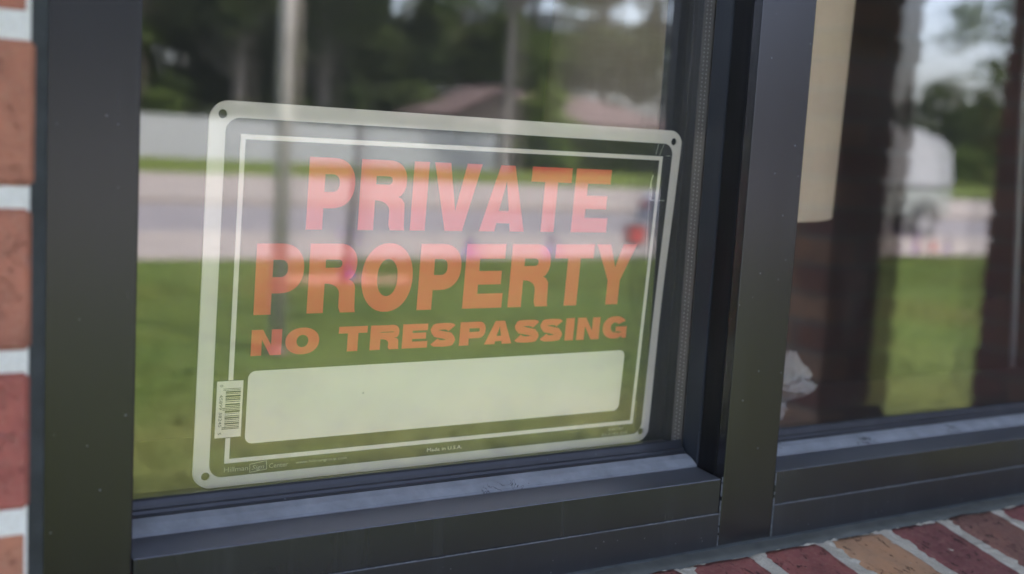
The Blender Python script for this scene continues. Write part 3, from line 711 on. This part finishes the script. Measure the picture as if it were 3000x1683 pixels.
# crumpled tissue on the stool
bm=bmesh.new(); bmesh.ops.create_icosphere(bm,subdivisions=5,radius=1)
for v in bm.verts:
    p=v.co.copy(); n1=noise.noise(p*1.6+Vector((3,1,0))); n2=abs(noise.noise(p*3.2+Vector((0,4,1)))); n3=noise.noise(p*7)
    r=1+.45*n1-.55*n2+.12*n3
    q=p*r; f=(q.z+1)/2
    wv=.75+.55*math.exp(-((f-.62)/.22)**2)-.55*math.exp(-((f-.22)/.13)**2)+.35*math.exp(-(f/.10)**2)
    v.co=Vector((.7640+q.x*.0270*wv,.131+q.y*.020*wv,Z(-.2322)+max(0,f)*.058))
me=bpy.data.meshes.new('crumpled_tissue'); bm.to_mesh(me); bm.free()
mtis=simple('white_tissue',(.30,.285,.275),.95,.05,40)
t_=obj('crumpled_tissue',me,mtis,smooth=True); tag(t_,'crumpled white paper tissue on the inner window ledge','tissue')
# curtain wand: thin pale rod
t_=MB().tube([(1.455,.42,Z(.60)),(1.4725,.42,Z(.10)),(1.500,.405,Z(-.33))],.0045,8).build('curtain_wand',simple('pale_plastic_rod',(.30,.28,.26),.5,.05,30),smooth=True); tag(t_,'thin pale curtain wand hanging in the dark room','curtain wand')

# ------------------------------------------------------------------ street side
m_galv=simple('weathered_pole_paint',(.44,.41,.37),.7,.15,6)
def pos(u,t): return (u*t, yt(t))
x,y=pos(.3895,7.35)
pole=empty('lamp_post',(x,y,0),'tall grey round post standing in the near lawn','post'); 
MB().tube([(0,0,-.02),(0,0,3),(0,0,6.5)],[.052,.050,.040],20).build('shaft',m_galv,pole,smooth=True)
MB().tube([(0,0,0),(0,0,.03),(0,0,.04)],[.068,.068,.055],20).build('base_collar',simple('stained_collar',(.16,.10,.08),.8,.2,20),pole,.004)
MB().tube([(0,0,6.4),(.25,0,6.62),(.9,0,6.7)],.025,10).build('arm',m_galv,pole,smooth=True)
MB().box(.7,1.25,-.12,.12,6.66,6.78).build('lamp_head',m_galv,pole,.03)
# thin dark stake with purple bow
m_dark=simple('dark_iron',(.028,.026,.025),.6,.2,20); m_purp=simple('purple_ribbon',(.20,.06,.42),.5,.12,30); m_lil=simple('lilac_ribbon',(.30,.16,.42),.5,.12,30)
def ribbon_stake(u,t,h,label,group,mat,rh=.6,lean=0,bow=.09,thick=.012,tail=.3):
    x,y=pos(u,t); s=empty('ribbon_stake',(x,y,0),label,'stake',group)
    MB().tube([(0,0,-.02),(lean*h*.5,0,h*.5),(lean*h,0,h)],thick,8).build('post',m_dark,s,smooth=True)
    def loop(sg):
        V=[];F=[];n=12
        for i in range(n+1):
            a=2*math.pi*i/n; px=sg*bow*(1-math.cos(a))*.5; pz=bow*.55*math.sin(a)
            for yy in (-.02,.02): V.append((lean*rh+px,yy-.014,rh+pz))
        for i in range(n): F.append((2*i,2*i+1,2*i+3,2*i+2))
        return V,F
    for sg in (-1,1): V,F=loop(sg); o=obj('bow_loop',mesh('bow_loop',V,F),mat,s); so2=o.modifiers.new('s','SOLIDIFY'); so2.thickness=.002
    V=[];F=[]
    for sg in (-1,1):
        n0=len(V)
        for i in range(7):
            f=i/6; 
            for dx in (-.022,.022): V.append((lean*rh+dx+sg*.05*f+.015*math.sin(f*6),-.016-.012*math.sin(f*5),rh-f*tail))
        for i in range(6): F.append((n0+2*i,n0+2*i+1,n0+2*i+3,n0+2*i+2))
    o=obj('bow_tail',mesh('bow_tail',V,F),mat,s); so2=o.modifiers.new('s','SOLIDIFY'); so2.thickness=.002
    return s
ribbon_stake(.4535,10.6,1.52,'tall dark thin stake with a purple bow beside the road edge','stakes with purple ribbon bows',m_purp,.46,.075,.11,.042,.42)
ribbon_stake(.5887,12.2,.42,'short stake with purple ribbon in the middle of the lawn edge','stakes with purple ribbon bows',m_purp,.26,-.12,.05,.012,.2)
ribbon_stake(.6795,12.2,.46,'short stake with lilac ribbon right of the middle one','stakes with purple ribbon bows',m_lil,.28,.02,.055,.012,.2)
ribbon_stake(1.240,12.3,.50,'short stake with lilac ribbon in front of the trailer wheel','stakes with purple ribbon bows',m_lil,.34,.02,.085,.012,.26)
ribbon_stake(1.302,12.4,.36,'short stake with lilac ribbon behind the trailer','stakes with purple ribbon bows',m_lil,.24,.02,.05,.012,.16)
x,y=pos(1.272,13.4); cone=empty('traffic_cone',(x,y,.012),'small orange traffic cone on the pavement','cone'); m_or=simple('orange_plastic',(.42,.11,.06),.5,.08,10)
MB().box(-.09,.09,-.09,.09,0,.02).build('base',m_or,cone,.004); MB().tube([(0,0,.02),(0,0,.17)],[.06,.018],16).build('body',m_or,cone)

# low garden patches seen in the glass: bare soil strip
x,y=pos(.452,10.9)
pt=MB(); n=22
for i in range(n): a=2*math.pi*i/n; r=1+.25*noise.noise(Vector((math.cos(a)*2,math.sin(a)*2,4))); pt.V.append((x+.75*r*math.cos(a),y+.33*r*math.sin(a),.004))
pt.F.append(tuple(range(n))); tag(pt.build('soil_patch',simple('bare_peach_soil',(.33,.19,.12),.95,.12,5)),kind='structure')

# white car, rear towards the left
m_white=simple('white_car_paint',(.34,.33,.35),.35,.02,1); m_tyre=simple('tyre_rubber',(.02,.02,.02),.8,.1,20); m_gl=simple('dark_car_glass',(.02,.022,.025),.15,.05,3); m_red=simple('red_lens',(.30,.03,.025),.3,.05,5); m_rim=simple('wheel_metal',(.35,.35,.36),.35,.05,10,metallic=.6)
cx,cyy=13.2,yt(15.0)-.85
car=empty('parked_car',(cx,cyy,-.052),'white parked saloon car at the kerb with red tail lights','car')
prof=[(0,.34),(.02,.66),(.12,.74),(.85,.80),(1.45,1.36),(2.7,1.40),(3.35,1.02),(4.25,.86),(4.45,.62),(4.45,.30),(3.95,.22),(.25,.22)]
b=MB().prism(prof,-.85,.85,'y').build('body',m_white,car,.06,seg=3)
for a,b_,zz in ((.98,2.02,0),(2.08,2.98,0)):
    for sy in (-.857,.857): MB().prism([(a,1.0),(a+.30,1.28),(b_-.05,1.30),(b_,1.0)],sy-.004,sy+.004,'y').build('side_window',m_gl,car)
MB().prism([(.865,.815),(1.43,1.34),(1.435,1.33),(.885,.81)],-.68,.68,'y').build('rear_window',m_gl,car)
for sy in (-.70,.70): MB().box(-.025,.10,sy-.12,sy+.12,.50,.58).build('tail_light',m_red,car,.01)
MB().box(-.03,.04,-.25,.25,.44,.58).build('number_plate',simple('plate',(.5,.5,.5),.5),car)
MB().box(-.05,.10,-.84,.84,.26,.44).build('rear_bumper',m_white,car,.02)
for wx in (.80,3.55):
    for sy in (-.80,.80):
        wh=MB().tube([(wx,sy-.10,.32),(wx,sy+.10,.32)],.32,24).build('wheel',m_tyre,car,.02)
        MB().tube([(wx,sy-.108,.32),(wx,sy+.108,.32)],.19,20).build('rim',m_rim,wh)
# red toolbox / cooler behind car
x,y=pos(.787,14.2); rb=empty('red_cooler',(x,y,.012),'small red cooler with a dark lid on the pavement behind the white car','cooler')
MB().box(-.13,.13,-.10,.10,.03,.28).build('body',simple('red_plastic',(.34,.05,.04),.4,.05,6),rb,.02); MB().box(-.135,.135,-.105,.105,.28,.31).build('lid',m_tyre,rb,.01); MB().box(-.14,.14,-.11,.11,0,.03).build('base',m_tyre,rb,.005)

# camper trailer
tx0=16.25; cyy=yt(16.0)-1.1
tr=empty('camper_trailer',(tx0,cyy,-.052),'white camper trailer with a sloping roof parked on the road','trailer'); m_tr=simple('white_fibreglass',(.27,.28,.29),.45,.04,1.2); m_tr2=simple('grey_lower_panel',(.20,.22,.205),.5,.04,1.2)
MB().prism([(0,1.05),(0,2.25),(.3,2.40),(2.7,2.38),(4.2,2.03),(4.5,1.84),(4.62,1.3),(4.62,1.05)],-1.05,1.05,'y').build('body',m_tr,tr,.06,seg=3)
MB().prism([(0,.40),(0,1.045),(4.62,1.045),(4.55,.55),(4.3,.40)],-1.045,1.045,'y').build('lower_body',m_tr2,tr,.03)
for a,b_ in ((.4,1.2),(2.1,2.9)): w_o=MB().box(a,b_,1.052,1.062,1.35,1.8).build('side_window',simple('pale_blind_pane',(.30,.32,.34),.3,.04,3),tr,.01)
MB().box(1.4,1.9,1.047,1.06,.5,1.98).build('door',m_tr,tr,.01); MB().box(-.02,4.6,1.046,1.058,1.04,1.07).build('trim_strip',m_dark,tr)
for sy in (-.95,.95):
    wh=MB().tube([(3.80,sy-.10,.33),(3.80,sy+.12,.33)],.34,24).build('wheel',m_tyre,tr,.02); MB().tube([(3.80,sy-.11,.33),(3.80,sy+.135,.33)],.17,20).build('rim',m_rim,wh)
MB().tube([(3.37,1.066,.36),(3.47,1.066,.70),(3.80,1.066,.80),(4.13,1.066,.70),(4.23,1.066,.36)],.035,8).build('wheel_arch',m_dark,tr,smooth=True)
MB().tube([(4.4,0,.42),(5.6,0,.40)],.05,8).build('tow_bar',m_dark,tr); MB().tube([(5.4,0,0),(5.4,0,.55)],.035,8).build('jack',m_dark,tr)
MB().box(4.63,4.66,-.5,.5,1.35,1.8).build('front_window',m_gl,tr,.01)

# fence of grey boards
fy=yt(45.5); fz=.045
m_fence=simple('weathered_grey_board',(.25,.262,.262),.85,.14,3.5)
fence=empty('board_fence',(14,fy,fz),'long pale grey vertical board fence behind the far verge','fence')
bme=MB().box(-.068,.068,-.012,.012,0,1.60).build('board',m_fence,fence).data
bpy.data.objects.remove([o for o in fence.children][0])
nb=0; far=MB(); x=5.0
while x<27.6:
    hh=random.uniform(-.02,.02)
    if 8.5<x: 
        b=bpy.data.objects.new('board',bme); C.objects.link(b); b.parent=fence; b.location=(x-14,random.uniform(-.004,.004),hh); b.rotation_euler=(0,random.uniform(-.004,.004),0)
    else: far.box(x-14-.068,x-14+.068,-.012,.012,hh,1.6+hh)
    x+=.142
o=far.build('boards',m_fence,fence); o['kind']='stuff'
for z in (.35,1.25): MB().box(5-14,27.6-14,-.055,-.013,z,z+.09).build('rail',m_fence,fence)
x=5.0
while x<27.7: MB().box(x-14-.05,x-14+.05,-.155,-.056,0,1.66).build('post',m_fence,fence); x+=2.4

# ------------------------------------------------------------------ trees
def leaf_mat(name,a,b):
    m=NT(name); g=m.n('ShaderNodeNewGeometry'); oi=m.n('ShaderNodeObjectInfo'); c=m.coord('Object'); f=m.noise(.6,3,.6,c); f2=m.n('ShaderNodeTexWhiteNoise'); m.l(g.outputs['Random Per Island'],f2.inputs['Vector'])
    col=m.mix(m.ramp(f,[(.35,0),(.65,1)]),a,b); col=m.mix(.6,col,m.ramp(g.outputs['Random Per Island'],[(0,(.55,.55,.55)),(1,(1.35,1.35,1.35))]),'MULTIPLY')
    d=m.n('ShaderNodeBsdfDiffuse'); t=m.n('ShaderNodeBsdfTranslucent'); m.l(col,d.inputs[0]); m.l(col,t.inputs[0]); x=m.n('ShaderNodeMixShader'); x.inputs[0].default_value=.22; m.l(d.outputs[0],x.inputs[1]); m.l(t.outputs[0],x.inputs[2])
    m.l(x.outputs[0],m.out.inputs[0]); return m.m
lm_dark=leaf_mat('dark_foliage',(.030,.042,.016),(.050,.066,.022)); lm_mid=leaf_mat('mid_foliage',(.045,.072,.022),(.085,.115,.030)); lm_light=leaf_mat('light_foliage',(.10,.15,.035),(.15,.19,.05))
m_bark=simple('grey_bark',(.14,.125,.11),.95,.3,5)
def crown_mesh(seed,h,r,zb,n,leaf,gap=.5,conic=0):
    rg=np.random.default_rng(seed); nc=int(46); cl=[]
    for i in range(nc):
        a=rg.uniform(0,2*math.pi); f=rg.uniform(0,1); z=zb+(h-zb)*f; env=r*(math.sin(math.pi*min(1,.12+.88*f))**.6 if not conic else (1-f*.9))
        q=env*math.sqrt(rg.uniform(.05,1)); cl.append((q*math.cos(a),q*math.sin(a),z,rg.uniform(.55,1.15)*r*.30))
    cl=np.array(cl); k=rg.integers(0,nc,n); d=rg.normal(0,1,(n,3)); d/=np.linalg.norm(d,axis=1)[:,None]; rad=rg.uniform(.35,1,n)**.5
    p=cl[k,:3]+d*(cl[k,3]*rad)[:,None]*np.array([1,1,.75])
    u=rg.normal(0,1,(n,3)); u/=np.linalg.norm(u,axis=1)[:,None]; v=np.cross(u,rg.normal(0,1,(n,3))); v/=np.linalg.norm(v,axis=1)[:,None]
    s=leaf*rg.uniform(.6,1.3,n)[:,None]
    V=np.stack([p-u*s,p+v*s*.55,p+u*s,p-v*s*.55],1).reshape(-1,3); F=np.arange(n*4).reshape(n,4)
    me=bpy.data.meshes.new('crown'); me.from_pydata(V.tolist(),[],F.tolist()); return me,cl
def tree_kind(seed,h,r,zb,n,leaf,lm,tr=.3,conic=0):
    me,cl=crown_mesh(seed,h,r,zb,n,leaf,conic=conic); me.materials.append(lm)
    t=MB(); t.tube([(0,0,-.1),(.05*r*.3,.02,h*.3),(-.04*r*.3,.05,h*.6),(0,0,h*.86)],[tr*1.25,tr,tr*.6,tr*.15],10)
    rg=random.Random(seed)
    for i in range(9):
        c=cl[rg.randrange(len(cl))]; z0=max(zb*.6,c[2]*.55); t.tube([(0,0,z0),(c[0]*.5,c[1]*.5,(z0+c[2])/2),(c[0]*.95,c[1]*.95,c[2])],[tr*.35,tr*.2,tr*.05],6)
    tm=mesh('trunk',t.V,t.F); tm.materials.append(m_bark); return me,tm
def put_tree(kind,x,t,label,group=None,sc=1,rz=None,z=0.04,cat='tree',name='tree'):
    e=empty(name,(x,yt(t),z),label,cat,group); e.rotation_euler=(0,0,random.uniform(0,6.28) if rz is None else rz); e.scale=(sc,sc,sc*random.uniform(.95,1.08))
    obj('crown',kind[0],None,e); obj('trunk',kind[1],None,e); return e
K1=tree_kind(1,15,4.6,1.2,9000,.24,lm_dark); K2=tree_kind(2,16.5,5.2,2.0,10000,.26,lm_mid,.35); K3=tree_kind(3,14,4.2,.8,8000,.24,lm_dark,.28)
random.seed(21)
desc=['behind the left end of the fence','behind the left part of the fence','left of the middle of the fence','behind the middle of the fence','right of the middle of the fence','near the right end of the fence','behind the gable of the house','behind the house roof','behind the right half of the house','right of the house','at the right end of the tree row','beyond the parking apron']
xi=6
for row,(t0,st_) in enumerate(((50,4.6),(57,5.2))):
    x=4+row*2.2; i=0
    while x<47+row*4:
        K=(K1,K3,K2)[(i+row)%3] if i%4 else K1
        tt=t0+random.uniform(-1.2,2.2)
        if 25.5<x<49: x+=st_; i+=1; continue
        put_tree(K,x,tt,('dark tall tree ' if K is not K2 else 'mid green tall tree ')+(desc[min(i,11)])+(', back row' if row else ', front row'),'trees beyond the fence',random.uniform(.92,1.12))
        x+=st_*random.uniform(.85,1.1); i+=1
for i,(x,t) in enumerate(((28,72),(34,73),(40,72),(46,73),(52,71),(16,63),(9,64),(23,64),(31.4,71.5),(37,76),(43,76),(49,76),(56,68))):
    put_tree(K2 if i%2 else K1,x,t,'tall tree closing the view behind the house, '+('leftmost','second from the left','third from the left','fourth from the left','rightmost','behind the fence centre','behind the fence left end','behind the fence right end','between the two leftmost ones','farthest back on the left','farthest back in the middle','farthest back on the right','at the far right end by itself')[i],'trees beyond the fence',1.2)
# big street tree with grey trunk
KT=tree_kind(5,16,5.0,7.2,5000,.24,lm_mid,.24)
put_tree(KT,.618*43,43,'large tree with thick grey bare trunk before the house',sc=1,rz=1.0)
KB=tree_kind(6,3.7,1.7,.3,5200,.16,lm_light,.10)
put_tree(KB,.666*47,47,'small light green tree in front of the house')
# right-hand side trees against the sky
KL=tree_kind(7,10.5,4.2,3.4,2600,.20,lm_mid,.22); KM=tree_kind(8,7.2,4.2,1.2,6000,.22,lm_dark,.22)
put_tree(KL,46.2,32,'loose airy tree hanging over the right of the street',sc=1.0,rz=.6)
put_tree(KM,77.5,60,'round dark tree behind the trailer',sc=1.0,rz=2)
put_tree(KM,90,66,'dark bushy tree right of the round one',sc=.85,rz=1,z=0); put_tree(KM,97,72,'far dark bushy tree at the right end',sc=.95,rz=4,z=0)
put_tree(KM,68,74,'far low tree left of the round dark one',sc=.75,rz=4,z=0)
# hedge right of the fence
hm,_=crown_mesh(9,2.1,2.0,.1,100,.1)
rg=np.random.default_rng(5); n=15000; V0=np.c_[rg.uniform(27.9,50,n),yt(49.5)+rg.uniform(-.7,.7,n),rg.uniform(.05,1.9,n)+.25*np.sin(rg.uniform(0,6,n))]
u=rg.normal(0,1,(n,3)); u/=np.linalg.norm(u,axis=1)[:,None]; v=np.cross(u,rg.normal(0,1,(n,3))); v/=np.linalg.norm(v,axis=1)[:,None]; s=.13
V=np.stack([V0-u*s,V0+v*s*.6,V0+u*s,V0-v*s*.6],1).reshape(-1,3); me=bpy.data.meshes.new('hedge'); me.from_pydata(V.tolist(),[],np.arange(n*4).reshape(n,4).tolist())
tag(obj('hedge',me,lm_dark),'dark clipped hedge in front of the house','hedge')
KS=tree_kind(10,1.7,1.3,.15,1500,.11,lm_mid,.05)
for i,(x,t) in enumerate(((61.5,46.5),(64.2,46.8))): put_tree(KS,x,t,('round shrub on the far verge nearer the trailer','round shrub on the far verge further right')[i],'shrubs on the far verge',sc=1.3,cat='shrub',name='shrub')

# house with reddish roof
hs_=empty('house',(38,yt(62),0),'low house with pinkish brown hipped roof beyond the hedge','house'); H0=Vector(hs_.location)
m_rf=simple('pinkish_brown_shingle',(.090,.060,.056),.95,.14,1.5); m_wl=simple('brown_brick_wall',(.16,.11,.085),.9,.15,2)
y0,y1=yt(68),yt(58)
part(MB().box(34,50,y0+.5,y1-.5,0,2.75),'wall',m_wl,hs_)
ym=(y0+y1)/2; mb=MB(); mb.V=[(33.4,y0,2.6),(50.6,y0,2.6),(50.6,y1,2.6),(33.4,y1,2.6),(36.5,ym,4.35),(45,ym,4.35)]; mb.F=[(3,2,5,4),(1,0,4,5),(0,3,4),(2,1,5),(0,1,2,3)]
part(mb,'roof',m_rf,hs_)
mb=MB().prism([(31.2,2.7),(34.4,4.25),(37.6,2.7)],y1-.5,y1+1.9,'y'); 
part(MB().prism([(31.6,0),(31.6,2.75),(34.4,4.05),(37.2,2.75),(37.2,0)],y1-.5,y1+1.5,'y'),'gable_wall',simple('dark_brown_siding',(.045,.035,.03),.9),hs_)
part(MB().prism([(31.0,2.62),(34.4,4.30),(37.8,2.62),(37.8,2.50),(34.4,4.17),(31.0,2.50)],y1-2.5,y1+1.9,'y'),'gable_roof',m_rf,hs_)
for a in (39,42,46):
    f_=part(MB().box(a,a+1.3,y1-.52,y1-.44,.9,2.1),'window',m_gl,hs_); part(MB().box(a-.07,a+1.37,y1-.46,y1-.40,.82,.9),'sill',mwhite,f_) if False else None
part(MB().box(44.2,45.2,y1-.52,y1-.42,0,2.1),'door',mwood_d,hs_)
bpy.context.view_layer.update()
